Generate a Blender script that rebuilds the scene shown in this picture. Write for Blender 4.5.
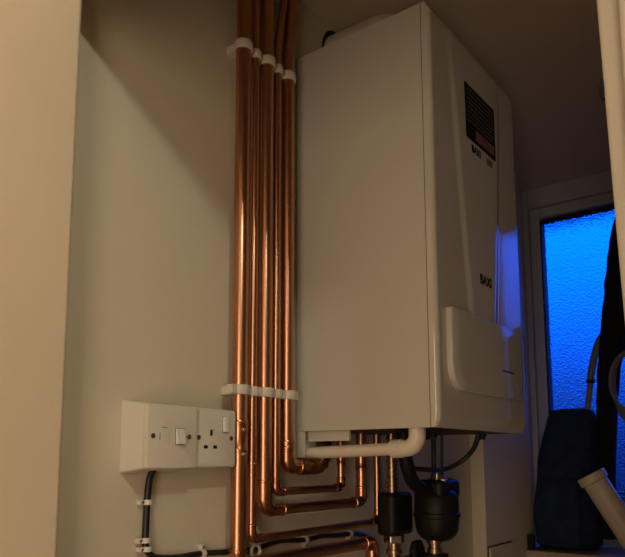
import bpy, bmesh, math, random
from mathutils import Vector, Matrix, noise
random.seed(4)
S = bpy.context.scene
for o in list(bpy.data.objects): bpy.data.objects.remove(o)
COL = S.collection
V = Vector
PI = math.pi

# ---------------------------------------------------------------- camera
cam = bpy.data.cameras.new('camera'); co = bpy.data.objects.new('camera', cam); COL.objects.link(co)
F = V((0.789969, 0.599227, 0.129911)); R = V((0.604600, -0.796525, -0.002435)); U = V((-0.102018, -0.080467, 0.991523))
M = Matrix((( R[0], U[0], -F[0], -0.93275), (R[1], U[1], -F[1], -0.7419), (R[2], U[2], -F[2], 1.40276), (0, 0, 0, 1)))
co.matrix_world = M
cam.sensor_width = 36; cam.sensor_fit = 'HORIZONTAL'
cam.lens = 675.355 / 625 * 36
cam.shift_y = (370.295 - 278.5) / 625
cam.clip_start = .01
S.camera = co

# ---------------------------------------------------------------- dusk sky
w = bpy.data.worlds.new('dusk_sky'); S.world = w; w.use_nodes = True
nt = w.node_tree; nt.nodes.clear()
tc = nt.nodes.new('ShaderNodeTexCoord'); sx = nt.nodes.new('ShaderNodeSeparateXYZ')
rp = nt.nodes.new('ShaderNodeValToRGB'); bg = nt.nodes.new('ShaderNodeBackground'); ow = nt.nodes.new('ShaderNodeOutputWorld')
mp = nt.nodes.new('ShaderNodeMapRange'); mp.inputs[1].default_value = -.35; mp.inputs[2].default_value = .65
nt.links.new(tc.outputs['Generated'], sx.inputs[0]); nt.links.new(sx.outputs[2], mp.inputs[0]); nt.links.new(mp.outputs[0], rp.inputs[0])
el = rp.color_ramp.elements
SKY = [(0, (.001, .003, .02)), (.33, (.002, .010, .10)), (.42, (.005, .035, .36)), (.50, (.004, .095, .80)), (.57, (.001, .22, 2.2)), (.70, (.0, .38, 3.6)), (1, (.0, .40, 3.6))]
el[0].position = 0; el[0].color = (*SKY[0][1], 1); el[1].position = 1; el[1].color = (*SKY[-1][1], 1)
for p, c in SKY[1:-1]:
    e = el.new(p); e.color = (*c, 1)
nt.links.new(rp.outputs[0], bg.inputs[0]); bg.inputs[1].default_value = 1.1
nt.links.new(bg.outputs[0], ow.inputs[0])

# ---------------------------------------------------------------- hall lamp (behind and above the camera)
ld = bpy.data.lights.new('hall_lamp', 'POINT'); ld.energy = 9.0; ld.color = (1.0, .99, .84); ld.shadow_soft_size = .035
lo = bpy.data.objects.new('hall_lamp', ld); COL.objects.link(lo); lo.location = (-.845, -1.05, 2.215)
# second, broad warm hall lamp at the far end of the hall
la = bpy.data.lights.new('far_hall_lamp', 'AREA'); la.shape = 'RECTANGLE'; la.size = .7; la.size_y = 1.9; la.energy = 19.5; la.color = (1.0, .76, .57)
lb = bpy.data.objects.new('far_hall_lamp', la); COL.objects.link(lb); lb.location = (-2.35, -1.25, 1.12); lb.rotation_euler = (math.radians(90), 0, math.radians(-63))

S.view_settings.view_transform = 'Standard'; S.view_settings.look = 'None'
S.view_settings.exposure = 0.0; S.view_settings.gamma = 1; S.view_settings.use_curve_mapping = False

# ---------------------------------------------------------------- materials
def mat(name, col, rough=.5, metal=0, bump=0, bscale=40, var=0, vscale=6, spec=.5, coat=0, detail=4, trans=0, ior=1.45, stretch=None):
    m = bpy.data.materials.new(name); m.use_nodes = True; n = m.node_tree; b = n.nodes['Principled BSDF']
    b.inputs['Base Color'].default_value = (*col, 1); b.inputs['Roughness'].default_value = rough
    b.inputs['Metallic'].default_value = metal; b.inputs['Specular IOR Level'].default_value = spec
    b.inputs['Coat Weight'].default_value = coat; b.inputs['Coat Roughness'].default_value = .05
    b.inputs['Transmission Weight'].default_value = trans; b.inputs['IOR'].default_value = ior
    t = n.nodes.new('ShaderNodeTexCoord'); src = t.outputs['Object']
    if stretch:
        mm = n.nodes.new('ShaderNodeMapping'); mm.inputs['Scale'].default_value = stretch
        n.links.new(src, mm.inputs[0]); src = mm.outputs[0]
    if var:
        x = n.nodes.new('ShaderNodeTexNoise'); x.inputs['Scale'].default_value = vscale; x.inputs['Detail'].default_value = detail
        n.links.new(src, x.inputs['Vector'])
        r = n.nodes.new('ShaderNodeValToRGB')
        r.color_ramp.elements[0].position = .3; r.color_ramp.elements[1].position = .7
        r.color_ramp.elements[0].color = (*[c * (1 - var) for c in col], 1); r.color_ramp.elements[1].color = (*[min(1, c * (1 + var)) for c in col], 1)
        n.links.new(x.outputs[0], r.inputs[0]); n.links.new(r.outputs[0], b.inputs['Base Color'])
    if bump:
        x = n.nodes.new('ShaderNodeTexNoise'); x.inputs['Scale'].default_value = bscale; x.inputs['Detail'].default_value = detail
        n.links.new(src, x.inputs['Vector'])
        bm_ = n.nodes.new('ShaderNodeBump'); bm_.inputs['Strength'].default_value = bump; bm_.inputs['Distance'].default_value = .002
        n.links.new(x.outputs[0], bm_.inputs['Height']); n.links.new(bm_.outputs[0], b.inputs['Normal'])
    return m

m_wall = mat('magnolia_paint', (.595, .55, .42), .75, bump=.35, bscale=35, var=.035, vscale=3)
m_hall = mat('hall_paint', (.66, .56, .42), .7, bump=.35, bscale=30, var=.03, vscale=4)
m_ceil = mat('ceiling_paint', (.60, .51, .34), .85, bump=.4, bscale=25, var=.05, vscale=3)
m_floor = mat('oak_laminate', (.25, .15, .08), .4, var=.3, vscale=5, stretch=(1, 12, 1))
m_gloss = mat('trim_gloss_paint', (.53, .50, .43), .35, bump=.2, bscale=20, var=.03, vscale=8)
m_boiler = mat('white_enamel', (.54, .52, .44), .07, coat=.3, spec=.55)
m_boilside = mat('white_enamel_side', (.54, .52, .44), .32, bump=.05, bscale=12)
m_dark = mat('black_plastic', (.008, .0075, .007), .5, bump=.2, bscale=60, spec=.3)
m_hole = mat('dark_cavity', (.006, .005, .005), .9)
m_grey = mat('dark_zinc', (.10, .09, .08), .55, metal=.5, var=.3, vscale=20)
m_copper = mat('copper', (.57, .295, .175), 0.29, metal=1, bump=.12, bscale=12, var=.16, vscale=14, stretch=(1, 1, .25))
m_fit = mat('copper_fitting', (.56, .26, .14), .27, metal=1, var=.2, vscale=40)
m_solder = mat('solder', (.62, .54, .46), .28, metal=1, var=.2, vscale=60)
m_tape = mat('tarnished_copper', (.22, .10, .05), .42, metal=1, bump=1, bscale=70, var=.4, vscale=50)
m_white = mat('white_plastic', (.66, .62, .53), .38, bump=.06, bscale=30)
m_clip = mat('white_clip_plastic', (.62, .57, .46), .45, bump=.1, bscale=40)
m_pvc = mat('white_waste_plastic', (.72, .65, .52), .33, bump=.08, bscale=20, var=.04, vscale=12)
m_switch = mat('switch_rocker_plastic', (.72, .69, .66), .25)
m_brass = mat('brass', (.36, .26, .16), .3, metal=1, var=.2, vscale=30)
m_chrome = mat('nickel', (.70, .66, .60), .22, metal=1)
m_cable = mat('black_cable', (.012, .012, .013), .4)
m_label = mat('label_black', (.012, .010, .009), .85, spec=.12)
m_print = mat('label_grey_print', (.085, .07, .06), .8, spec=.2)
m_panel = mat('label_white_panel', (.16, .12, .10), .5)
m_red = mat('label_red_print', (.25, .045, .025), .5)
m_upvc = mat('window_upvc', (.44, .44, .46), .32, bump=.05, bscale=12)
m_gasket = mat('window_gasket', (.01, .01, .012), .6)
m_bag = mat('navy_fabric', (.010, .022, .060), .9, bump=.9, bscale=120, var=.3, vscale=30)
m_coat = mat('black_cloth', (.006, .006, .007), .95, bump=.8, bscale=90)
m_tube = mat('grey_plastic', (.20, .20, .19), .4)
m_sill = mat('sill_paint', (.45, .36, .26), .45, var=.08, vscale=10)
m_ring = mat('roof_seal_rubber', (.008, .009, .014), .7)

# obscured glass: real refracting pane with a pebbled surface
m_glass = bpy.data.materials.new('obscured_glass'); m_glass.use_nodes = True
n = m_glass.node_tree; b = n.nodes['Principled BSDF']
b.inputs['Base Color'].default_value = (.93, .97, 1, 1); b.inputs['Roughness'].default_value = .10
b.inputs['Transmission Weight'].default_value = 1; b.inputs['IOR'].default_value = 1.45
t = n.nodes.new('ShaderNodeTexCoord'); vo = n.nodes.new('ShaderNodeTexVoronoi'); vo.inputs['Scale'].default_value = 210
vo.feature = 'SMOOTH_F1'
bu = n.nodes.new('ShaderNodeBump'); bu.inputs['Strength'].default_value = .42; bu.inputs['Distance'].default_value = .0025
n.links.new(t.outputs['Object'], vo.inputs['Vector']); n.links.new(vo.outputs['Distance'], bu.inputs['Height']); n.links.new(bu.outputs[0], b.inputs['Normal'])

# ---------------------------------------------------------------- helpers
# per-region scale and offset moving coordinates of an earlier camera fit onto the refit
REGION = {'room': ((1, 0), (1, 0), (1, 0)), 'wall': ((1.0253, -.0083), (1, 0), (.96, .0562)),
          'boiler': ((1.066, -.0045), (.978, 0), (1, 0)), 'sill': ((1, 0), (.985, -.003), (.965, .0515))}
REG = ['room']
def fit(p):
    k = REGION[REG[0]]; return V((p[0] * k[0][0] + k[0][1], p[1] * k[1][0] + k[1][1], p[2] * k[2][0] + k[2][1]))
def wloc(o):
    v = V((0, 0, 0))
    while o is not None: v = v + V(o.location); o = o.parent
    return v
def obj(name, bm, m, parent=None, label=None, smooth=True, loc=None, bevel=0, cat=None, group=None, kind=None):
    for v_ in bm.verts: v_.co = fit(v_.co)
    base = V(loc) if loc is not None else (wloc(parent) if parent is not None else V((0, 0, 0)))
    if parent is None and loc is None and kind != 'structure':
        xs = [v.co for v in bm.verts]
        base = V((sum(c.x for c in xs) / len(xs), sum(c.y for c in xs) / len(xs), min(c.z for c in xs)))
    bmesh.ops.translate(bm, verts=bm.verts, vec=-base)
    bmesh.ops.recalc_face_normals(bm, faces=bm.faces)
    me = bpy.data.meshes.new(name); bm.to_mesh(me); bm.free()
    me.materials.append(m)
    if smooth:
        for p in me.polygons: p.use_smooth = True
        try: me.set_sharp_from_angle(angle=math.radians(38))
        except Exception: pass
    o = bpy.data.objects.new(name, me); COL.objects.link(o)
    if parent is not None: o.parent = parent; o.location = (0, 0, 0)
    else: o.location = base
    if bevel:
        md = o.modifiers.new('bevel', 'BEVEL'); md.width = bevel; md.segments = 3; md.limit_method = 'ANGLE'; md.angle_limit = math.radians(40)
    if label: o['label'] = label
    if cat: o['category'] = cat
    if group: o['group'] = group
    if kind: o['kind'] = kind
    return o
def thing(name, label, cat, loc, group=None):
    o = bpy.data.objects.new(name, None); COL.objects.link(o); o.location = fit(loc); o.empty_display_size = .02
    o['label'] = label; o['category'] = cat
    if group: o['group'] = group
    return o
def box(bm, a, b):
    x0, y0, z0 = a; x1, y1, z1 = b
    vs = [bm.verts.new(p) for p in ((x0, y0, z0), (x1, y0, z0), (x1, y1, z0), (x0, y1, z0), (x0, y0, z1), (x1, y0, z1), (x1, y1, z1), (x0, y1, z1))]
    for f in ((0, 3, 2, 1), (4, 5, 6, 7), (0, 1, 5, 4), (1, 2, 6, 5), (2, 3, 7, 6), (3, 0, 4, 7)): bm.faces.new([vs[i] for i in f])
    return bm
def B(*ab):
    bm = bmesh.new()
    for a, b_ in ab: box(bm, a, b_)
    return bm
def fillet(pts, r, seg=8):
    pts = [V(p) for p in pts]; out = [pts[0]]
    for i in range(1, len(pts) - 1):
        a, p, c = pts[i - 1], pts[i], pts[i + 1]
        d1 = (a - p).normalized(); d2 = (c - p).normalized(); ang = d1.angle(d2)
        if ang > PI - .02: out.append(p); continue
        rr = r[i - 1] if isinstance(r, (list, tuple)) else r
        t_ = min(rr / math.tan(ang / 2), (a - p).length * .49, (c - p).length * .49); rr = t_ * math.tan(ang / 2)
        cen = p + (d1 + d2).normalized() * (rr / math.sin(ang / 2))
        s = p + d1 * t_ - cen; e = p + d2 * t_ - cen; tot = s.angle(e); ax = s.cross(e).normalized()
        for k in range(seg + 1): out.append(cen + Matrix.Rotation(tot * k / seg, 3, ax) @ s)
    out.append(pts[-1]); return out
def smooth_path(pts, sub=8):
    pts = [V(p) for p in pts]; P = [pts[0] * 2 - pts[1]] + pts + [pts[-1] * 2 - pts[-2]]; out = []
    for i in range(1, len(P) - 2):
        for k in range(sub):
            t_ = k / sub; a, b_, c, d = P[i - 1], P[i], P[i + 1], P[i + 2]
            out.append(.5 * ((2 * b_) + (c - a) * t_ + (2 * a - 5 * b_ + 4 * c - d) * t_ ** 2 + (3 * b_ - a - 3 * c + d) * t_ ** 3))
    out.append(pts[-1]); return out
def tube(bm, path, r, n=20, cap=True):
    path = [V(p) for p in path]; N = len(path)
    T = [(path[min(i + 1, N - 1)] - path[max(i - 1, 0)]).normalized() for i in range(N)]
    u = T[0].orthogonal().normalized(); rings = []
    for i in range(N):
        u = (u - T[i] * u.dot(T[i])).normalized(); v = T[i].cross(u)
        rr = r(i / (N - 1)) if callable(r) else (r[i] if isinstance(r, (list, tuple)) else r)
        rings.append([bm.verts.new(path[i] + (u * math.cos(2 * PI * k / n) + v * math.sin(2 * PI * k / n)) * rr) for k in range(n)])
    for i in range(N - 1):
        for k in range(n): bm.faces.new((rings[i][k], rings[i][(k + 1) % n], rings[i + 1][(k + 1) % n], rings[i + 1][k]))
    if cap: bm.faces.new(rings[0][::-1]); bm.faces.new(rings[-1])
    return bm
def TB(path, r, n=20, cap=True): return tube(bmesh.new(), path, r, n, cap)
def lathe(bm, base, axis, prof, n=32):
    """prof: list of (distance along axis, radius)"""
    base = V(base); axis = V(axis).normalized(); path = [base + axis * d for d, _ in prof]
    u = axis.orthogonal().normalized(); v = axis.cross(u); rings = []
    for p, (_, r) in zip(path, prof): rings.append([bm.verts.new(p + (u * math.cos(2 * PI * k / n) + v * math.sin(2 * PI * k / n)) * max(r, .0001)) for k in range(n)])
    for i in range(len(rings) - 1):
        for k in range(n): bm.faces.new((rings[i][k], rings[i][(k + 1) % n], rings[i + 1][(k + 1) % n], rings[i + 1][k]))
    bm.faces.new(rings[0][::-1]); bm.faces.new(rings[-1]); return bm
def LT(*a, **k): return lathe(bmesh.new(), *a, **k)
def prism_y(bm, poly, y0, y1):
    """poly of (x,z) extruded from y0 to y1"""
    a = [bm.verts.new((x, y0, z)) for x, z in poly]; b_ = [bm.verts.new((x, y1, z)) for x, z in poly]; N = len(poly)
    bm.faces.new(a); bm.faces.new(b_[::-1])
    for i in range(N): bm.faces.new((a[i], b_[i], b_[(i + 1) % N], a[(i + 1) % N]))
    return bm
def prism_z(bm, poly, z0, z1):
    a = [bm.verts.new((x, y, z0)) for x, y in poly]; b_ = [bm.verts.new((x, y, z1)) for x, y in poly]; N = len(poly)
    bm.faces.new(a[::-1]); bm.faces.new(b_)
    for i in range(N): bm.faces.new((a[i], a[(i + 1) % N], b_[(i + 1) % N], b_[i]))
    return bm
def rrect(x0, z0, x1, z1, r, seg=5):
    rs = r if isinstance(r, (list, tuple)) else (r,) * 4; out = []
    for (cx, cz, a0), rr in zip(((x1, z1, 0), (x0, z1, 90), (x0, z0, 180), (x1, z0, 270)), rs):
        sx_ = -1 if cx == x1 else 1; sz_ = -1 if cz == z1 else 1
        for k in range(seg + 1):
            a = math.radians(a0 + 90 * k / seg); out.append((cx + sx_ * rr + rr * math.cos(a), cz + sz_ * rr + rr * math.sin(a)))
    return out

# ================================================================ SETTING
ZC = 2.279; ST = 'structure'
def st(name, bm, m, bevel=0, smooth=False, parent=None):
    return obj(name, bm, m, parent, smooth=smooth, bevel=bevel, kind=None if parent else ST)
st('floor', B(((-2.6, -2.3, -.1), (1.6, .2, 0))), m_floor)
st('ceiling', B(((-2.6, -2.3, ZC), (1.6, .2, ZC + .1))), m_ceil)
# wall the boiler hangs on, with a round flue hole
FX, FZ, FR = .137, 2.221, .0575
def wall_with_hole():
    bm = bmesh.new(); N = 40
    x0, x1, z0, z1 = -.485, 1.30, 0, ZC
    def outer(a):
        dx, dz = math.cos(a), math.sin(a); ts = []
        if dx > 1e-9: ts.append((x1 - FX) / dx)
        if dx < -1e-9: ts.append((x0 - FX) / dx)
        if dz > 1e-9: ts.append((z1 - FZ) / dz)
        if dz < -1e-9: ts.append((z0 - FZ) / dz)
        t_ = min(ts); return (FX + dx * t_, FZ + dz * t_)
    angs = sorted([2 * PI * k / N for k in range(N)] + [math.atan2(z - FZ, x - FX) % (2 * PI) for x in (x0, x1) for z in (z0, z1)])
    def ring(f, y): return [bm.verts.new((f(a)[0], y, f(a)[1])) for a in angs]
    inn = lambda a: (FX + FR * math.cos(a), FZ + FR * math.sin(a))
    a1, b1, a2, b2 = ring(inn, 0), ring(outer, 0), ring(inn, .15), ring(outer, .15); L = len(angs)
    for i in range(L):
        j = (i + 1) % L
        bm.faces.new((a1[i], a1[j], b1[j], b1[i])); bm.faces.new((a2[i], b2[i], b2[j], a2[j])); bm.faces.new((a1[i], a2[i], a2[j], a1[j])); bm.faces.new((b1[i], b1[j], b2[j], b2[i]))
    return bm
st('wall_left', wall_with_hole(), m_wall)
st('wall_pier', B(((.717, -.038, 0), (1.061, 0, ZC))), m_wall, bevel=.003)
st('wall_hall_left', B(((-2.6, -.045, 0), (-.4855, .15, ZC))), m_hall, bevel=.006, smooth=True)
st('wall_hall_back', B(((-2.6, -2.2, 0), (-2.5, -.045, ZC))), m_hall)
st('wall_hall_right', B(((-2.6, -2.3, 0), (-.34, -2.2, ZC))), m_hall)
st('wall_front', B(((-.4820, -2.2, 0), (-.38, -.69, ZC)), ((-.4855, -.69, 1.978), (-.4775, -.0455, ZC))), m_hall)
st('wall_right', B(((-.36, -.95, 0), (1.30, -.85, ZC))), m_wall)
st('wall_far', B(((1.02, -.85, 0), (1.30, 0, 1.115))), m_wall)
# door lining: a flat casing with a rounded outer moulding
def lining():
    # upright slightly bowed to follow its edge in the image
    bm = bmesh.new(); pr = []
    for z, y in ((0, -.640), (.8, -.644), (1.35, -.650), (1.55, -.6450), (1.72, -.6415), (1.985, -.640)):
        pr.append([bm.verts.new(p) for p in ((-.4860, y, z), (-.38, y, z), (-.38, -.69, z), (-.4860, -.69, z))])
    for a, b_ in zip(pr, pr[1:]):
        for i in range(4): bm.faces.new((a[i], a[(i + 1) % 4], b_[(i + 1) % 4], b_[i]))
    bm.faces.new(pr[0][::-1]); bm.faces.new(pr[-1])
    return bm
st('door_1', lining(), m_gloss, bevel=.003, smooth=True)
st('trim_1', prism_z(bmesh.new(), [(-.4865, -.656), (-.500, -.658), (-.504, -.665), (-.504, -.705), (-.4865, -.705)], 0, 2.05), m_gloss, bevel=.002, smooth=True)
st('trim_2', B(((.985, -.85, 1.115), (1.19, -.0385, 1.1465))), m_sill, bevel=.004, smooth=True)

# window with its fixed outer frame, sash, gasket and pebbled pane
GZ0, GZ1, GY0, GY1 = 1.30, 2.168, -.054, -.650
wf = st('window_1', B(((1.19, GY0 + .036, 1.147), (1.24, .0, ZC)), ((1.19, -.85, 1.147), (1.24, GY1 - .040, ZC)), ((1.19, GY1 - .04, GZ1 + .045), (1.24, GY0 + .036, ZC)), ((1.19, GY1 - .04, 1.147), (1.24, GY0 + .036, GZ0 - .045))), m_upvc, bevel=.004, smooth=True)
def frame(bm, x0, x1, ya, yb, za, zb, t_):
    box(bm, (x0, ya, za), (x1, ya + t_, zb)); box(bm, (x0, yb - t_, za), (x1, yb, zb)); box(bm, (x0, ya + t_, zb - t_), (x1, yb - t_, zb)); box(bm, (x0, ya + t_, za), (x1, yb - t_, za + t_)); return bm
obj('window_sash', frame(bmesh.new(), 1.198, 1.235, GY1 - .036, GY0 + .036, GZ0 - .045, GZ1 + .045, .036), m_upvc, wf, bevel=.006)
obj('window_gasket', frame(bmesh.new(), 1.197, 1.2355, GY1 - .001, GY0 + .001, GZ0 - .001, GZ1 + .001, .005), m_gasket, wf, smooth=False)
obj('window_glass', B(((1.214, GY1 + .003, GZ0 + .003), (1.220, GY0 - .003, GZ1 - .003))), m_glass, wf, smooth=False)

# ================================================================ BOILER
REG[0] = 'boiler'
BX0, BX1, BD, BZ0, BZ1 = 0.0, .350, .284, 1.45, 2.15
boiler = thing('boiler', 'tall white wall hung gas boiler with raised front panel and black rating sticker', 'boiler', (.175, -.142, BZ0))
# casing: sides and top, open underneath
bm = bmesh.new()
ys = -.268
box(bm, (BX0, ys, BZ0), (BX0 + .004, -.002, BZ1)); box(bm, (BX1 - .004, ys, BZ0), (BX1, -.002, BZ1)); box(bm, (BX0 + .004, ys, BZ1 - .004), (BX1 - .004, -.002, BZ1)); box(bm, (BX0 + .004, -.006, BZ0 + .03), (BX1 - .004, -.002, BZ1 - .004))
obj('casing', bm, m_boilside, boiler, smooth=False)
# front cover: shell with rounded corners and a raised tapering middle
def sstep(t_): t_ = max(0, min(1, t_)); return t_ * t_ * (3 - 2 * t_)
def plate_h(x, z):
    k = (z - BZ0) / (BZ1 - BZ0)
    tt = max(0, min(1, (z - 1.60) / .5)); hw = .052 + .046 * (tt ** .75) + .012 * tt
    d = hw - abs(x - .170)
    return .0034 * sstep(d / .020) * sstep((z - 1.50) / .04) * (1 - .5 * sstep((z - 2.0) / .13))
bm = bmesh.new()
nx, nz = 120, 60; rc = .008
G = {}
for i in range(nx + 1):
    for j in range(nz + 1):
        x = BX0 + (BX1 - BX0) * i / nx; z = BZ0 + (BZ1 - BZ0) * j / nz
        e = min(x - BX0, BX1 - x, z - BZ0, BZ1 - z)
        lip = rc - math.sqrt(max(0, rc * rc - (rc - min(e, rc)) ** 2))
        G[i, j] = bm.verts.new((x, -BD + lip - plate_h(x, z) * sstep(e / .02), z))
for i in range(nx):
    for j in range(nz): bm.faces.new((G[i, j], G[i + 1, j], G[i + 1, j + 1], G[i, j + 1]))
edge = [G[i, 0] for i in range(nx + 1)] + [G[nx, j] for j in range(1, nz + 1)] + [G[i, nz] for i in range(nx - 1, -1, -1)] + [G[0, j] for j in range(nz - 1, 0, -1)]
back = [bm.verts.new((v.co.x, -.2695, v.co.z)) for v in edge]
for i in range(len(edge)):
    j = (i + 1) % len(edge); bm.faces.new((edge[i], back[i], back[j], edge[j]))
bm.faces.new(back)
fp = obj('front_panel', bm, m_boiler, boiler)
# control flap: bulged door over the lower controls
def flap():
    bm = bmesh.new(); x0, x1, z0, z1 = .031, .336, 1.512, 1.642
    pl = rrect(x0, z0, x1, z1, [.012, .006, .035, .04], 8); cx, cz = .183, 1.577
    rings = []
    for s, k in ((1, 0), (1, .72), (.992, .9), (.975, 1), (.8, 1), (.6, 1), (.4, 1), (.2, 1)):
        ring = []
        for (x, z) in pl:
            xx = cx + (x - cx) * s; zz = cz + (z - cz) * s
            h = (.011 + .003 * (1 - ((xx - cx) / .15) ** 2)) * k
            sag = -.006 * (1 - ((xx - cx) / .15) ** 2) * (1 if zz < cz else -1)
            ring.append(bm.verts.new((xx, -BD + .001 - h, zz + sag * s)))
        rings.append(ring)
    N = len(pl)
    for a, b_ in zip(rings, rings[1:]):
        for i in range(N): bm.faces.new((a[i], a[(i + 1) % N], b_[(i + 1) % N], b_[i]))
    bm.faces.new(rings[-1]); bm.faces.new(rings[0][::-1]); return bm
fl = obj('control_flap', flap(), m_boiler, boiler)
obj('finger_slot', B(((.215, -.2985, 1.5565), (.262, -.290, 1.5585))), m_dark, fl, smooth=False)
def text(name, s, x, z, h, m, parent, y, rx=1.0, bold=.0):
    c = bpy.data.curves.new(name, 'FONT'); c.body = s; c.size = h; c.extrude = .0003; c.offset = bold; c.space_character = 1.0
    o = bpy.data.objects.new(name, c); COL.objects.link(o)
    dg = bpy.context.evaluated_depsgraph_get(); me = bpy.data.meshes.new_from_object(o.evaluated_get(dg))
    bpy.data.objects.remove(o); bpy.data.curves.remove(c)
    bm = bmesh.new(); bm.from_mesh(me); bpy.data.meshes.remove(me)
    for v in bm.verts: a = v.co.copy(); v.co = V((x + a.x * rx, y - a.z, z + a.y))
    return obj(name, bm, m, parent, smooth=False)
text('logo', 'BAXI', .153, 1.7065, .0235, m_label, boiler, -.2881, .92, .0007)
text('logo', 'BAXI', .137, 1.942, .019, m_label, boiler, -.2881, .90, .0006)
text('logo', '600', .199, 1.942, .019, m_print, boiler, -.2881, .86, .0003).name = 'model_number'
# rating sticker with rows of small print
SX, SZ = .016, .010
stk = obj('rating_sticker', B(((.134 - SX, -.2884, 1.972 - SZ), (.256 - SX, -.2862, 2.075 - SZ))), m_label, boiler, smooth=False)
bm = bmesh.new(); random.seed(2)
for r_ in range(8):
    z = 2.064 - SZ - r_ * .0085; x = .141 - SX
    while x < .245 - SX:
        L = random.uniform(.006, .018); box(bm, (x, -.2889, z), (min(x + L, .249 - SX), -.2882, z + .0036)); x += L + .003
obj('printed_rows', bm, m_print, stk, smooth=False)
bp = obj('data_box', B(((.172 - SX, -.2889, 1.979 - SZ), (.249 - SX, -.2882, 1.998 - SZ))), m_panel, stk, smooth=False)
bm = bmesh.new()
for r_ in range(3): box(bm, (.176 - SX, -.2893, 1.982 - SZ + r_ * .0055), (.245 - SX - .012 * r_, -.2887, 1.9845 - SZ + r_ * .0055))
obj('printed_rows', bm, m_red, bp, smooth=False)
# underside chassis
obj('chassis_plate', B(((.0045, -.2675, 1.4504), (.3455, -.006, 1.456))), m_dark, boiler, smooth=False)
bm = B(((.016, -.104, 1.433), (.021, -.016, 1.468)))
obj('support_bracket', bm, m_white, boiler, smooth=False)
obj('mounting_jig', B(((.0055, -.010, 1.405), (.34, -.003, 1.4545)), ((.0008, -.018, 1.405), (.0056, -.003, 1.4495))), m_white, boiler, smooth=False)
for (x, y, r) in ((.13, -.20, .010), (.245, -.12, .012), (.318, -.205, .009)):
    obj('cable_gland', LT((x, y, 1.4553), (0, 0, -1), [(0, r), (.008, r), (.009, r * .7), (.016, r * .7)], 20), m_dark, boiler)
REG[0] = 'room'
# flue: terminal through the wall, elbow down into the boiler top
flue = thing('flue_pipe', 'white round flue with elbow running from the boiler top into the wall', 'flue', (.16, -.13, 2.15))
obj('flue_duct', TB(fillet([(FX, .12, FZ), (FX, -.135, FZ), (FX, -.135, 2.1515)], .053, 12), .0475, 40), m_white, flue)
obj('flue_collar', LT((FX, -.135, 2.1515), (0, 0, 1), [(0, .060), (.008, .060), (.010, .052), (.016, .052)]), m_white, flue)
bm = bmesh.new(); N = 40
rs = []
for (r, y) in ((.0478, .006), (.0478, .002), (.051, .001), (.0572, .002), (.0572, .006)):
    rs.append([bm.verts.new((FX + r * math.cos(2 * PI * k / N), y, FZ + r * math.sin(2 * PI * k / N))) for k in range(N)])
for a, b_ in zip(rs, rs[1:] + rs[:1]):
    for k in range(N): bm.faces.new((a[k], a[(k + 1) % N], b_[(k + 1) % N], b_[k]))
obj('wall_seal', bm, m_ring, flue)

# ================================================================ COPPER PIPES
REG[0] = 'wall'
YP = -.030
P = {1: (-.1668, .0121), 2: (-.1380, .0067), 3: (-.1102, .0119), 4: (-.0830, .0070), 5: (-.0545, .0112)}
GP = 'copper pipes running down the wall'
def pipe(label, path, bend, r, name='copper_pipe', m=None, parts=()):
    t_ = thing(name, label, 'pipe', path[-1], GP)
    obj('pipe_run', TB(fillet(path, bend, 10), r, 28), m or m_copper, t_)
    return t_
def coupling(t_, p, ax, L, r, rims=True, m=None):
    ax = V(ax).normalized(); a = V(p) - ax * L / 2
    pr = [(0, r * 1.02), (0, r * 1.09), (.002, r * 1.14), (.005, r * 1.14), (.007, r * 1.07), (L - .007, r * 1.07), (L - .005, r * 1.14), (L - .002, r * 1.14), (L, r * 1.09), (L, r * 1.02)]
    return obj('coupling', LT(a, ax, pr, n=28), m or m_fit, t_)
def solder(t_, p, r, rad=.0032):
    """a bead of solder standing on the front of a joint"""
    bm = bmesh.new(); bmesh.ops.create_icosphere(bm, subdivisions=2, radius=rad, matrix=Matrix.Translation(V(p) + V((-.30, -.95, 0)) * r))
    obj('solder_bead', bm, m_solder, t_)
def elbow(t_, corner, d1, d2, r, bend):
    c = V(corner); d1 = V(d1).normalized(); d2 = V(d2).normalized(); L = bend + r * .9
    obj('elbow', TB(fillet([c + d1 * L, c, c + d2 * L], bend, 12), r * 1.10, 28), m_fit, t_)
    for d in (d1, d2):
        q = c + d * L; obj('joint_rim', LT(q - d * .003, d, [(0, r * 1.05), (.001, r * 1.17), (.004, r * 1.17), (.005, r * 1.03)], n=28), m_fit, t_)
ZT = 2.3150
x, r = P[1]
p1 = pipe('leftmost thick copper pipe, straight to the floor with a soldered coupling', [(x, YP, ZT), (x, YP, .001)], .01, r)
coupling(p1, (x, YP, 1.438), (0, 0, 1), .050, r)
solder(p1, (x, YP, 1.448), r * 1.2); solder(p1, (x, YP, 1.410), r * 1.2)
def bent(x, x2):
    return [(x2, YP, ZT), (x2 - (x2 - x) * .15, YP, 2.235), (x, YP, 2.15)]
x, r = P[2]
p2 = pipe('thin copper pipe second from left, lowest of the runs turning across to the boiler', [(x, YP, ZT), (x, YP, 1.276), (.2175, YP, 1.276), (.2175, YP, 1.452)], [.018, .018], r)
coupling(p2, (x, YP, 1.387), (0, 0, 1), .024, r); solder(p2, (x, YP, 1.395), r, .002)
elbow(p2, (x, YP, 1.276), (0, 0, 1), (1, 0, 0), r, .016); elbow(p2, (.2175, YP, 1.276), (0, 0, 1), (-1, 0, 0), r, .016)
x, r = P[3]
p3 = pipe('thick copper pipe in the middle, with a wide elbow turning across below', [(x, YP, ZT), (x, YP, 1.322 + .042)], .01, r)
rc3 = .0092
obj('cross_run', TB([(x + .040, YP, 1.3185), (.163 - .024, YP, 1.3185)], rc3, 24), m_copper, p3)
obj('riser', TB([(.163, YP, 1.3185 + .024), (.163, YP, 1.452)], r * .86, 24), m_copper, p3)
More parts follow.
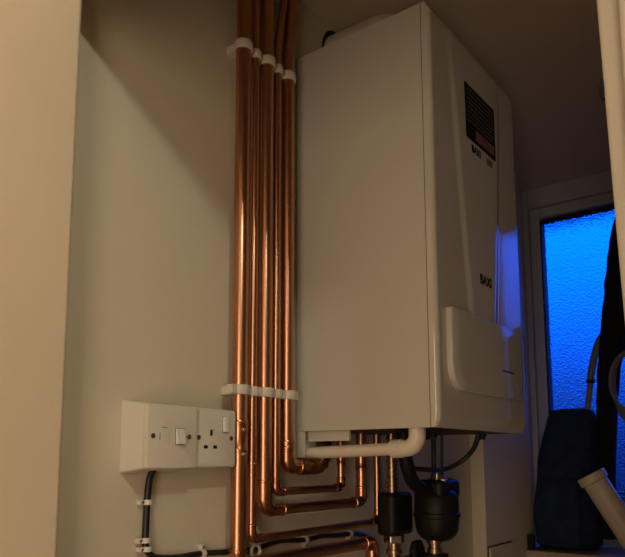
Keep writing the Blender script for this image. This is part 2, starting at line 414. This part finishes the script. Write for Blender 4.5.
obj('elbow', TB(fillet([(x, YP, 1.368), (x, YP, 1.3185), (x + .042, YP, 1.3185)], .030, 12), [r * 1.1 - (r * 1.1 - rc3 * 1.12) * k / 14 for k in range(15)], 28), m_fit, p3)
obj('elbow', TB(fillet([(.163, YP, 1.346), (.163, YP, 1.3185), (.137, YP, 1.3185)], .018, 12), [r * .95 - (r * .95 - rc3 * 1.12) * k / 14 for k in range(15)], 28), m_fit, p3)
for c_, d_, rr_ in (((x, YP, 1.364), (0, 0, 1), r), ((x + .040, YP, 1.3185), (1, 0, 0), rc3), ((.163, YP, 1.344), (0, 0, 1), r * .86), ((.139, YP, 1.3185), (-1, 0, 0), rc3)):
    obj('joint_rim', LT(c_, d_, [(0, rr_ * 1.05), (.001, rr_ * 1.2), (.004, rr_ * 1.2), (.005, rr_ * 1.03)], n=28), m_fit, p3)
coupling(p3, (.163, YP, 1.395), (0, 0, 1), .03, r * .86); solder(p3, (.152, YP, 1.3185), rc3, .0026)
x, r = P[4]
p4 = pipe('thin copper pipe fourth from left, topmost of the straight runs across', bent(x, -.066) + [(x, YP, 1.348), (.097, YP, 1.348), (.097, YP, 1.452)], [.05, .05, .014, .014], r)
elbow(p4, (x, YP, 1.348), (0, 0, 1), (1, 0, 0), r, .012); elbow(p4, (.097, YP, 1.348), (0, 0, 1), (-1, 0, 0), r, .012)
coupling(p4, (.097, YP, 1.40), (0, 0, 1), .02, r); solder(p4, (.094, YP, 1.348), r, .0024)
x, r = P[5]
p5 = pipe('rightmost copper pipe beside the boiler, ending in a short crinkled bend', bent(x, -.043) + [(x, YP, 1.389), (.045, YP, 1.389), (.045, YP, 1.452)], [.05, .05, .022, .022], r)
elbow(p5, (x, YP, 1.389), (0, 0, 1), (1, 0, 0), r, .018)
coupling(p5, (x, YP, 1.4255), (0, 0, 1), .016, r)
cr = fillet([(x + .030, YP, 1.389), (.045, YP, 1.389), (.045, YP, 1.44)], .024, 14)
dense = []
for a, b_ in zip(cr, cr[1:]):
    k = max(1, int((b_ - a).length / .002)); dense += [a.lerp(b_, i / k) for i in range(k)]
dense.append(cr[-1])
obj('crinkled_sleeve', TB(dense, [r * 1.2 + .0011 * math.sin(i * 1.6) for i in range(len(dense))], 24), m_tape, p5)
r = .0115
p6 = pipe('copper pipe at the very bottom, turning down at its right end', [(-.155, YP, 1.2385), (.197, YP, 1.2385), (.197, YP, .001)], .022, r)
elbow(p6, (.197, YP, 1.2385), (0, 0, -1), (-1, 0, 0), r, .02)
# tee on the thick pipe where the bottom pipe leaves it
coupling(p1, (P[1][0], YP, 1.2385), (0, 0, 1), .050, P[1][1])

# pipe clips: a collar round each pipe and a foot on the wall
def clip(i, z, row):
    x, r = P[i]
    names = {1: 'leftmost thick pipe', 2: 'thin second pipe', 3: 'thick middle pipe', 4: 'thin fourth pipe', 5: 'pipe nearest the boiler'}
    t_ = thing('pipe_clip', 'white plastic clip round the %s, in the %s row' % (names[i], row), 'pipe clip', (x, -.001, z), 'white pipe clips, %s row' % row)
    R1 = r + .0004; R2 = r + .0034; h = .0078; bm = bmesh.new(); n_ = 32
    rr = []
    for (q, zz) in ((R1, z - h), (R2 - .0008, z - h), (R2, z - h + .0012), (R2, z + h - .0012), (R2 - .0008, z + h), (R1, z + h)):
        rr.append([bm.verts.new((x + q * math.cos(2 * PI * k / n_), YP + q * math.sin(2 * PI * k / n_), zz)) for k in range(n_)])
    for a, b_ in zip(rr, rr[1:] + rr[:1]):
        for k in range(n_): bm.faces.new((a[k], a[(k + 1) % n_], b_[(k + 1) % n_], b_[k]))
    obj('collar', bm, m_clip, t_)
    bm = bmesh.new(); wv = min(r * .8, .009)
    if YP + r < -.006: box(bm, (x - wv, YP + r + .0008, z - h + .001), (x + wv, -.0005, z + h - .001))
    obj('clip_foot', bm, m_clip, t_, smooth=False)
    if row == 'lower':   # bridging ear that hooks on to the next clip
        e = bmesh.new(); box(e, (x - R2 - .006, YP - r * .35 - .004, z - h + .0005), (x - R1 - .0005, YP - r * .35 + .004, z + h - .0005))
        if i == 1: box(e, (x - R2 - .009, YP - r * .35 - .004, z - h + .0005), (x - R2 - .004, YP - r * .35 + .008, z + h - .0005))
        if i == 5:
            e2 = bmesh.new(); box(e2, (x + R1 + .0005, -.036, z - h + .0005), (x + R2 + .008, -.026, z + h - .0005)); obj('end_ear', e2, m_clip, t_, bevel=.001)
        obj('hook_ear', e, m_clip, t_, bevel=.001)
    elif i == 0:
        e = bmesh.new(); box(e, (x - R2 - .001, -.030, z - h + .001), (x - R1, -.0005, z + h - .001)); obj('hook_ear', e, m_clip, t_, bevel=.001)
for i in range(1, 6): clip(i, 2.101, 'upper')
for i in range(1, 6): clip(i, 1.512, 'lower')

# ================================================================ SWITCHED SPUR AND SOCKET
def slab(bm, x0, z0, x1, z1, y0, y1, r=.004, ch=.003, back_grow=0):
    """rounded plate with a soft front edge; y1 is the front"""
    rings = []
    for (s, y, rr) in ((-back_grow, y0, r), (0, y1 + ch, r), (ch * .3, y1 + ch * .3, r), (ch, y1, r)):
        rings.append([bm.verts.new((x, y, z)) for x, z in rrect(x0 + s, z0 + s, x1 - s, z1 - s, rr, 4)])
    N = len(rings[0])
    for a, b_ in zip(rings, rings[1:]):
        for i in range(N): bm.faces.new((a[i], a[(i + 1) % N], b_[(i + 1) % N], b_[i]))
    bm.faces.new(rings[0][::-1]); bm.faces.new(rings[-1]); return bm
def screw(t_, x, z, y):
    s = obj('screw', LT((x, y, z), (0, -1, 0), [(0, .0036), (.0003, .0036), (.0004, .003)], n=20), m_grey, t_)
sp = thing('fused_spur', 'white fused connection unit with rocker switch on a deep box, left of the socket', 'electrical switch', (-.307, -.0005, 1.388))
obj('back_box', slab(bmesh.new(), -.3505, 1.3895, -.2645, 1.4785, -.0005, -.037, .004, .001, .006), m_white, sp)
fpz = obj('faceplate', slab(bmesh.new(), -.350, 1.3900, -.2645, 1.478, -.0372, -.046, .003, .002), m_white, sp)
screw(sp, -.3405, 1.434, -.046); screw(sp, -.2795, 1.434, -.046)
fh = obj('fuse_holder', slab(bmesh.new(), -.3285, 1.4235, -.3130, 1.4450, -.0455, -.0465, .001, .0003), m_white, sp)
obj('fuse_slot', B(((-.3300, -.0463, 1.4285), (-.3292, -.0455, 1.4385)), ((-.3265, -.0463, 1.4455), (-.3175, -.0455, 1.4462))), m_dark, fh, smooth=False)
sw = obj('switch_surround', B(((-.3040, -.0463, 1.4225), (-.2875, -.0455, 1.4460))), m_grey, sp, smooth=False)
bm = bmesh.new()
vs = [(x_ - .003, y_, z_) for x_, y_, z_ in [(-.3005, -.046, 1.423), (-.285, -.046, 1.423), (-.285, -.046, 1.4455), (-.3005, -.046, 1.4455), (-.300, -.0515, 1.4235), (-.2855, -.0515, 1.4235), (-.2855, -.0475, 1.445), (-.300, -.0475, 1.445)]]
vv = [bm.verts.new(v) for v in vs]
for f in ((0, 1, 2, 3), (4, 5, 6, 7), (0, 1, 5, 4), (1, 2, 6, 5), (2, 3, 7, 6), (3, 0, 4, 7)): bm.faces.new([vv[i] for i in f])
obj('rocker_switch', bm, m_switch, sp, bevel=.0008)
so = thing('power_socket', 'white single three-pin socket with switch, between the fused unit and the copper pipe', 'power socket', (-.222, -.0005, 1.388))
obj('back_box', slab(bmesh.new(), -.2640, 1.3905, -.1830, 1.4780, -.0005, -.030, .004, .001, 0), m_white, so)
obj('faceplate', slab(bmesh.new(), -.2635, 1.3900, -.1830, 1.478, -.0302, -.041, .005, .005), m_white, so)
screw(so, -.2575, 1.434, -.041); screw(so, -.1945, 1.434, -.041)
bm = B(((-.2365, -.0415, 1.4370), (-.2320, -.0405, 1.4460)), ((-.2480, -.0415, 1.4180), (-.2410, -.0405, 1.4228)), ((-.2300, -.0415, 1.4180), (-.2230, -.0405, 1.4228)))
obj('pin_holes', bm, m_hole, so, smooth=False)
ss = obj('switch_surround', B(((-.2125, -.0414, 1.4425), (-.2020, -.0405, 1.4665))), m_grey, so, smooth=False)
obj('rocker_switch', slab(bmesh.new(), -.2120, 1.4430, -.2025, 1.4660, -.0410, -.0455, .001, .001), m_switch, so)

# ================================================================ BLACK CABLE AND CLIPS
YC = -.0065
cp = [(-.3155, -.020, 1.392), (-.3155, -.010, 1.375), (-.3155, YC, 1.343), (-.3165, YC, 1.290), (-.312, YC, 1.275), (-.298, YC, 1.2655), (-.262, YC, 1.2610), (-.2158, YC, 1.2612), (-.163, YC, 1.2575), (-.1083, YC, 1.2555), (-.045, YC, 1.2625), (.0215, YC, 1.2575), (.07, YC, 1.2600), (.115, YC, 1.2565), (.1561, YC, 1.2555), (.20, YC, 1.2490), (.232, YC, 1.2320), (.236, YC, 1.19), (.236, YC, 1.10)]
obj('power_cable', TB(smooth_path(cp, 8), .0047, 14), m_cable, label='black power cable dropping from the fused unit and crossing behind the copper pipes', cat='cable')
def cclip(x, z, vert, label, r=.0049):
    t_ = thing('cable_clip', label, 'cable clip', (x, -.001, z), 'white cable clips along the black cable')
    bm = bmesh.new(); L = .0035
    pts = [(-1, 0), (-1, 1)] + [(math.cos(PI - PI * k / 8), 1 + math.sin(PI - PI * k / 8)) for k in range(1, 8)] + [(1, 1), (1, 0)]
    o_, i_ = [(a * (r + .0018), b_ * (r + .0013) if b_ <= 1 else (r + .0013) + (b_ - 1) * (r + .0018)) for a, b_ in pts], [(a * r, b_ * (r + .0013) if b_ <= 1 else (r + .0013) + (b_ - 1) * r) for a, b_ in pts]
    def w3(a, d, s): return (x + a, -.0006 - d, z + s) if vert else (x + s, -.0006 - d, z + a)
    A = [[bm.verts.new(w3(a, d, s)) for a, d in o_] for s in (-L, L)]; Bv = [[bm.verts.new(w3(a, d, s)) for a, d in i_] for s in (-L, L)]
    for k in range(len(pts) - 1):
        bm.faces.new((A[0][k], A[0][k + 1], A[1][k + 1], A[1][k])); bm.faces.new((Bv[0][k], Bv[1][k], Bv[1][k + 1], Bv[0][k + 1]))
        for s in (0, 1): bm.faces.new((A[s][k], Bv[s][k], Bv[s][k + 1], A[s][k + 1]))
    for e in (0, -1): bm.faces.new((A[0][e], A[1][e], Bv[1][e], Bv[0][e]))
    sx_, sz_ = (-r - .0048, 0) if vert else (0, (r + .0048) * (1 if x < 0 else -1))
    box(bm, (x + sx_ - .0032, -.009, z + sz_ - .0032), (x + sx_ + .0032, -.0006, z + sz_ + .0032))
    obj('saddle', bm, m_white, t_)
    obj('nail', LT((x + sx_, -.009, z + sz_), (0, -1, 0), [(0, .0018), (.0012, .0018)], n=12), m_chrome, t_)
cclip(-.3155, 1.343, True, 'upper white clip on the vertical stretch of black cable under the fused unit')
cclip(-.3165, 1.291, True, 'white cable clip just above the bend of the black cable')
cclip(-.3140, 1.279, True, 'lowest white clip, right at the bend of the black cable')
cclip(-.2158, 1.2612, False, 'white cable clip on the level cable left of the copper pipes')
cclip(.0215, 1.2575, False, 'white cable clip under the boiler, middle of the wavy cable')
cclip(.1561, 1.2555, False, 'white cable clip below the boiler, near the right end of the cable')
# round white grommet where the cable passes the pipes
bm = bmesh.new()
ringp = [(-.1140 + .0095 * math.cos(a), -.017, 1.2545 + .0095 * math.sin(a)) for a in [2 * PI * k / 24 for k in range(25)]]
tube(bm, ringp, .0028, 10, cap=False); box(bm, (-.1175, -.015, 1.2425), (-.1105, -.0006, 1.2475))
obj('round_clip', bm, m_clip, label='white open ring clip between the copper pipes at the bottom, loosely round the cable', cat='cable clip')

# ================================================================ CONDENSATE PIPE
REG[0] = 'boiler'
cd = thing('condensate_pipe', 'white plastic waste pipe under the boiler with an elbow up into it', 'pipe', (.018, -.2, 1.40))
CX_ = .022
obj('pipe_run', TB(fillet([(CX_, -.0105, 1.4125), (CX_, -.206, 1.4190)], .01), .0104, 28), m_pvc, cd)
obj('elbow', TB(fillet([(CX_, -.190, 1.4185), (CX_, -.232, 1.4195), (CX_, -.232, 1.467)], .022, 12), .0135, 32), m_pvc, cd)
obj('elbow_socket', LT((CX_, -.186, 1.4183), (0, -1, .03), [(0, .0115), (.0005, .0150), (.018, .0150), (.0195, .0135)], n=32), m_pvc, cd)

# ================================================================ VALVE, FILTER, WIRING
REG[0] = 'wall'
vx, vy = .2180, -.064
t = thing('isolating_valve', 'black bodied valve on a ribbed brass stem left of the magnetic filter', 'valve', (vx, vy, 1.0))
prof = []
z = 1.468
while z > 1.335:
    prof += [(1.468 - z, .0095), (1.468 - z + .004, .0095), (1.468 - z + .0045, .0120), (1.468 - z + .0085, .0120)]; z -= .009
obj('ribbed_stem', LT((vx, vy, 1.468), (0, 0, -1), prof, n=24), m_brass, t)
def roundbox(x0, x1, y0, y1, z0, z1, r):
    return prism_z(bmesh.new(), rrect(x0, y0, x1, y1, r, 6), z0, z1)
obj('valve_body', roundbox(.192, .268, -.084, -.040, 1.2515, 1.335, .014), m_dark, t, bevel=.008)
obj('hex_nut', prism_z(bmesh.new(), [(vx + .003 + .0205 * math.cos(PI / 3 * k + .2), vy + .0205 * math.sin(PI / 3 * k + .2)) for k in range(6)], 1.236, 1.2515), m_chrome, t, bevel=.0015)
obj('outlet_pipe', LT((vx + .003, vy, 1.236), (0, 0, -1), [(0, .0125), (.012, .0125), (.013, .0155), (.02, .0155), (.021, .0115), (.235, .0115)], n=24), m_brass, t)
bm = prism_y(bmesh.new(), [(.238, 1.19), (.281, 1.19), (.283, 1.222), (.270, 1.240), (.250, 1.238), (.240, 1.222)], -.098, -.084)
box(bm, (.212, -.095, 1.205), (.245, -.087, 1.213))
obj('valve_lever', bm, m_dark, t, bevel=.004)

fx, fy = .290, -.120
t = thing('magnetic_filter', 'large black magnetic filter canister under the boiler', 'filter', (fx, fy, 1.0))
obj('canister', LT((fx, fy, 1.238), (0, 0, 1), [(0, .022), (.003, .028), (.012, .037), (.022, .041), (.045, .043), (.047, .0455), (.054, .0455), (.056, .043), (.086, .043), (.092, .040), (.100, .034), (.104, .022)], n=40), m_dark, t)
obj('filter_head', roundbox(.256, .340, -.150, -.085, 1.322, 1.360, .012), m_dark, t, bevel=.008)
obj('side_port', LT((.332, fy, 1.340), (1, 0, 0), [(0, .022), (.014, .022), (.015, .018), (.020, .018)], n=24), m_dark, t)
obj('bleed_screw', LT((.328, -.130, 1.300), (.6, -1, 0), [(-.03, .006), (.008, .006), (.009, .0045), (.012, .0045)], n=16), m_chrome, t)
obj('top_union', LT((fx + .004, fy, 1.352), (0, 0, 1), [(0, .017), (.010, .017), (.011, .012), (.018, .012), (.019, .007), (.028, .007)], n=24), m_brass, t)
obj('top_nut', prism_z(bmesh.new(), [(fx - .012 + .010 * math.cos(PI / 3 * k), fy - .020 + .010 * math.sin(PI / 3 * k)) for k in range(6)], 1.350, 1.362), m_chrome, t, bevel=.0015)
obj('outlet_pipe', LT((fx - .012, fy, 1.24), (0, 0, -1), [(0, .0145), (.006, .0145), (.007, .0115), (.016, .0115), (.017, .0145), (.026, .0145), (.027, .0125), (.24, .0125)], n=24), m_brass, t)
obj('base_nut', LT((fx - .012, fy, 1.213), (0, 0, -1), [(0, .026), (.02, .026), (.022, .030), (.045, .030)], n=24), m_dark, t)
obj('wiring_conduit', TB(smooth_path([(.168, -.12, 1.452), (.170, -.12, 1.42), (.183, -.12, 1.38), (.210, -.119, 1.352), (.252, -.120, 1.340)], 6), .013, 16), m_dark, label='short fat black conduit dropping from the boiler behind the condensate elbow', cat='conduit')
obj('boiler_cable', TB(smooth_path([(.316, -.200, 1.452), (.318, -.196, 1.438), (.322, -.185, 1.420), (.322, -.165, 1.400), (.305, -.148, 1.386), (.280, -.140, 1.3800), (.235, -.135, 1.3805), (.2063, -.12, 1.3830)], 8), .0048, 12), m_cable, label='black cable sagging in a wide curve from the right end of the boiler underside', cat='cable')
obj('boiler_cable', TB(smooth_path([(.2846, -.12, 1.452), (.2835, -.12, 1.43), (.281, -.121, 1.39), (.277, -.122, 1.352)], 6), .0046, 12), m_cable, label='thick black cable hanging straight down to the top of the filter', cat='cable')
obj('boiler_cable', TB(smooth_path([(.320, -.12, 1.452), (.319, -.12, 1.43), (.318, -.12, 1.40), (.317, -.12, 1.358)], 6), .0028, 10), m_cable, label='thin black cable hanging down right of the thick one above the filter', cat='cable')

# ================================================================ SMALL FITTINGS
REG[0] = 'room'
t = thing('access_panel', 'small pale access panel with dark edge low on the wall pier', 'panel', (.80, -.0385, .85))
obj('panel_frame', B(((.720, -.0402, .85), (.880, -.0385, 1.182))), m_grey, t, smooth=False)
obj('panel_door', B(((.7235, -.046, .853), (.878, -.0405, 1.1795))), m_wall, t, bevel=.0015)
# latch keep on the door lining
t = thing('door_catch', 'small dark metal catch on the right door frame edge', 'latch', (-.483, -.640, 1.640))
obj('catch_plate', B(((-.4840, -.6440, 1.638), (-.476, -.6418, 1.652))), m_hole, t, bevel=.0004)
bm = bmesh.new(); bmesh.ops.create_uvsphere(bm, u_segments=20, v_segments=12, radius=.006, matrix=Matrix.Translation((-.481, -.6420, 1.645)) @ Matrix.Diagonal((.7, .55, 1.15, 1)))
obj('catch_stud', bm, m_hole, t)

# ================================================================ THINGS ON THE SILL
REG[0] = 'sill'
# navy bag slumped against the lower window
def loft(sections, n=40, disp=0, freq=12, cap=True, pw=2.6):
    """sections: (z, cx, cy, rx, ry)"""
    bm = bmesh.new(); rings = []
    for (z, cx, cy, rx, ry) in sections:
        ring = []
        for k in range(n):
            a = 2 * PI * k / n; c, s = math.cos(a), math.sin(a)
            q = (abs(c) ** pw + abs(s) ** pw) ** (-1 / pw)
            p = V((cx + rx * c * q, cy + ry * s * q, z))
            if disp:
                d = noise.noise(V((p.x * freq, p.y * freq, p.z * freq * .5))) * disp; p += V((c, s, 0)) * d
            ring.append(bm.verts.new(p))
        rings.append(ring)
    for a, b_ in zip(rings, rings[1:]):
        for k in range(n): bm.faces.new((a[k], a[(k + 1) % n], b_[(k + 1) % n], b_[k]))
    if cap: bm.faces.new(rings[0][::-1]); bm.faces.new(rings[-1])
    return bm
def interp(keys, m_):
    out = []
    for a, b_ in zip(keys, keys[1:]):
        for i in range(m_): t_ = i / m_; out.append(tuple(x + (y - x) * t_ for x, y in zip(a, b_)))
    out.append(keys[-1]); return out
bag = thing('fabric_bag', 'large dark navy fabric bag slumped on the sill against the window', 'bag', (1.08, -.16, 1.135))
keys = [(1.1365, 1.10, -.124, .060, .074), (1.15, 1.10, -.126, .072, .086), (1.28, 1.10, -.128, .074, .086), (1.40, 1.105, -.134, .070, .082), (1.48, 1.11, -.143, .060, .076), (1.525, 1.115, -.148, .045, .068), (1.543, 1.115, -.149, .032, .058), (1.550, 1.115, -.147, .015, .035)]
obj('bag_body', loft(interp(keys, 6), 56, .012, 14), m_bag, bag)
obj('bag_pocket', loft(interp([(1.15, 1.03, -.120, .018, .060), (1.24, 1.028, -.120, .028, .066), (1.33, 1.035, -.120, .020, .062), (1.345, 1.038, -.120, .008, .05)], 5), 36, .008, 16), m_bag, bag)
# black coat hanging from a hook on the window head
coat = thing('black_coat', 'long narrow black garment hanging in front of the frosted window', 'coat', (1.08, -.30, 1.17))
ck = [(1.17, 1.09, -.236, .022, .020), (1.37, 1.09, -.242, .03, .025), (1.57, 1.085, -.2555, .032, .0275), (1.69, 1.08, -.272, .034, .031), (1.75, 1.08, -.283, .036, .036), (1.87, 1.085, -.318, .038, .053), (1.955, 1.09, -.350, .038, .075), (2.05, 1.10, -.372, .036, .085), (2.12, 1.11, -.385, .034, .082), (2.19, 1.12, -.385, .028, .06), (2.235, 1.13, -.385, .015, .02)]
bmc = bmesh.new()
secs = interp(ck, 6); n_ = 64; rings = []
for (z, cx, cy, rx, ry) in secs:
    ring = []
    for k in range(n_):
        a = 2 * PI * k / n_; f = 1 + .10 * math.sin(7 * a + z * 3) * min(1, ry / .05)
        nn = noise.noise(V((z * 18, math.cos(a) * 2, 3))) * .006
        ring.append(bmc.verts.new((cx + (rx * f + nn) * math.cos(a), cy + (ry * (1 + .03 * math.sin(9 * a)) + nn) * math.sin(a), z)))
    rings.append(ring)
for a, b_ in zip(rings, rings[1:]):
    for k in range(n_): bmc.faces.new((a[k], a[(k + 1) % n_], b_[(k + 1) % n_], b_[k]))
bmc.faces.new(rings[0][::-1]); bmc.faces.new(rings[-1])
obj('coat_body', bmc, m_coat, coat)
obj('unseen_reflection_blocker', loft(interp([(1.19, 1.10, -.47, .03, .115), (1.30, 1.10, -.475, .035, .125), (1.60, 1.11, -.48, .038, .120), (1.74, 1.115, -.48, .034, .125), (1.81, 1.12, -.48, .028, .120), (1.84, 1.12, -.46, .02, .07), (1.93, 1.12, -.43, .014, .03)], 5), 48, .012, 20, pw=2.2), m_coat, coat)  # added unseen cloth, keeps the window's reflection off the boiler flap
obj('hanging_loop', TB(smooth_path([(1.13, -.380, 2.23), (1.15, -.382, 2.262), (1.168, -.385, 2.268), (1.165, -.388, 2.25), (1.13, -.390, 2.23)], 6), .002, 8), m_coat, coat)
obj('coat_hook', TB(smooth_path([(1.189, -.385, 2.275), (1.175, -.385, 2.262), (1.160, -.385, 2.262), (1.155, -.385, 2.278)], 6), .003, 10), m_chrome, label='small metal hook on the window head holding the black garment', cat='hook')
# grey curved tube
t = thing('grey_tube', 'curved grey plastic tube rising from the bag in front of the window pane', 'tube', (1.12, -.19, 1.5))
obj('upper_tube', TB(smooth_path([(1.128, -.262, 1.80), (1.125, -.249, 1.775), (1.12, -.232, 1.745), (1.115, -.219, 1.70), (1.11, -.211, 1.66), (1.11, -.207, 1.63)], 8), .0105, 18), m_tube, t)
obj('joint_ring', LT((1.11, -.207, 1.634), (0, .03, -1), [(0, .0115), (.002, .0125), (.008, .0125), (.010, .0105)], n=24), m_dark, t)
obj('lower_tube', TB([(1.11, -.2067, 1.626), (1.108, -.196, 1.555), (1.105, -.190, 1.52)], .0085, 18), m_tube, t)
# coiled lead hanging by the coat
bm = bmesh.new()
for k in range(4):
    pts = []; cx, cy, cz = 1.000 + .012 * k, -.338 + .004 * k, 1.612 - .006 * k
    for j in range(29):
        a = 2 * PI * j / 28; pts.append((cx + .008 * math.sin(a + k), cy + (.050 - .004 * k) * math.cos(a), cz + (.082 + .004 * k) * math.sin(a)))
    tube(bm, pts, .0052, 10, cap=False)
tube(bm, smooth_path([(1.02, -.345, 1.69), (1.05, -.36, 1.80), (1.10, -.37, 2.05), (1.15, -.377, 2.24), (1.168, -.380, 2.262)], 6), .004, 10)
obj('coiled_lead', bm, m_tube, label='coiled dark grey lead hanging at the right beside the black garment', cat='cable')
# white pipe offcut leaning on the bag
t = thing('plastic_pipe_offcut', 'short fat white plastic pipe with a collar, leaning on the dark bag on the sill', 'pipe', (1.03, -.27, 1.136))
top = V((.990, -.224, 1.356)); bot = V((1.014, -.322, 1.172)); ax = (bot - top).normalized()
def hollow(base, axis, prof, n=40): return LT(base, axis, prof, n=n)
L = (bot - top).length
bm = LT(top, ax, [(.024, .031), (0.0255, .0335), (L, .0335), (L, .030), (.03, .030), (.024, .030)], n=40)
obj('pipe_body', bm, m_pvc, t)
obj('pipe_collar', LT(top, ax, [(.001, .031), (0, .034), (.001, .0395), (.022, .0395), (.026, .0340), (.026, .031)], n=40), m_pvc, t)
# small black block beside the bag
obj('plastic_wedge', prism_z(bmesh.new(), [(.992, -.040), (1.012, -.040), (1.012, -.056), (.992, -.058)], 1.1352, 1.178), m_dark, label='tiny black plastic block at the left end of the sill', cat='block', bevel=.002)
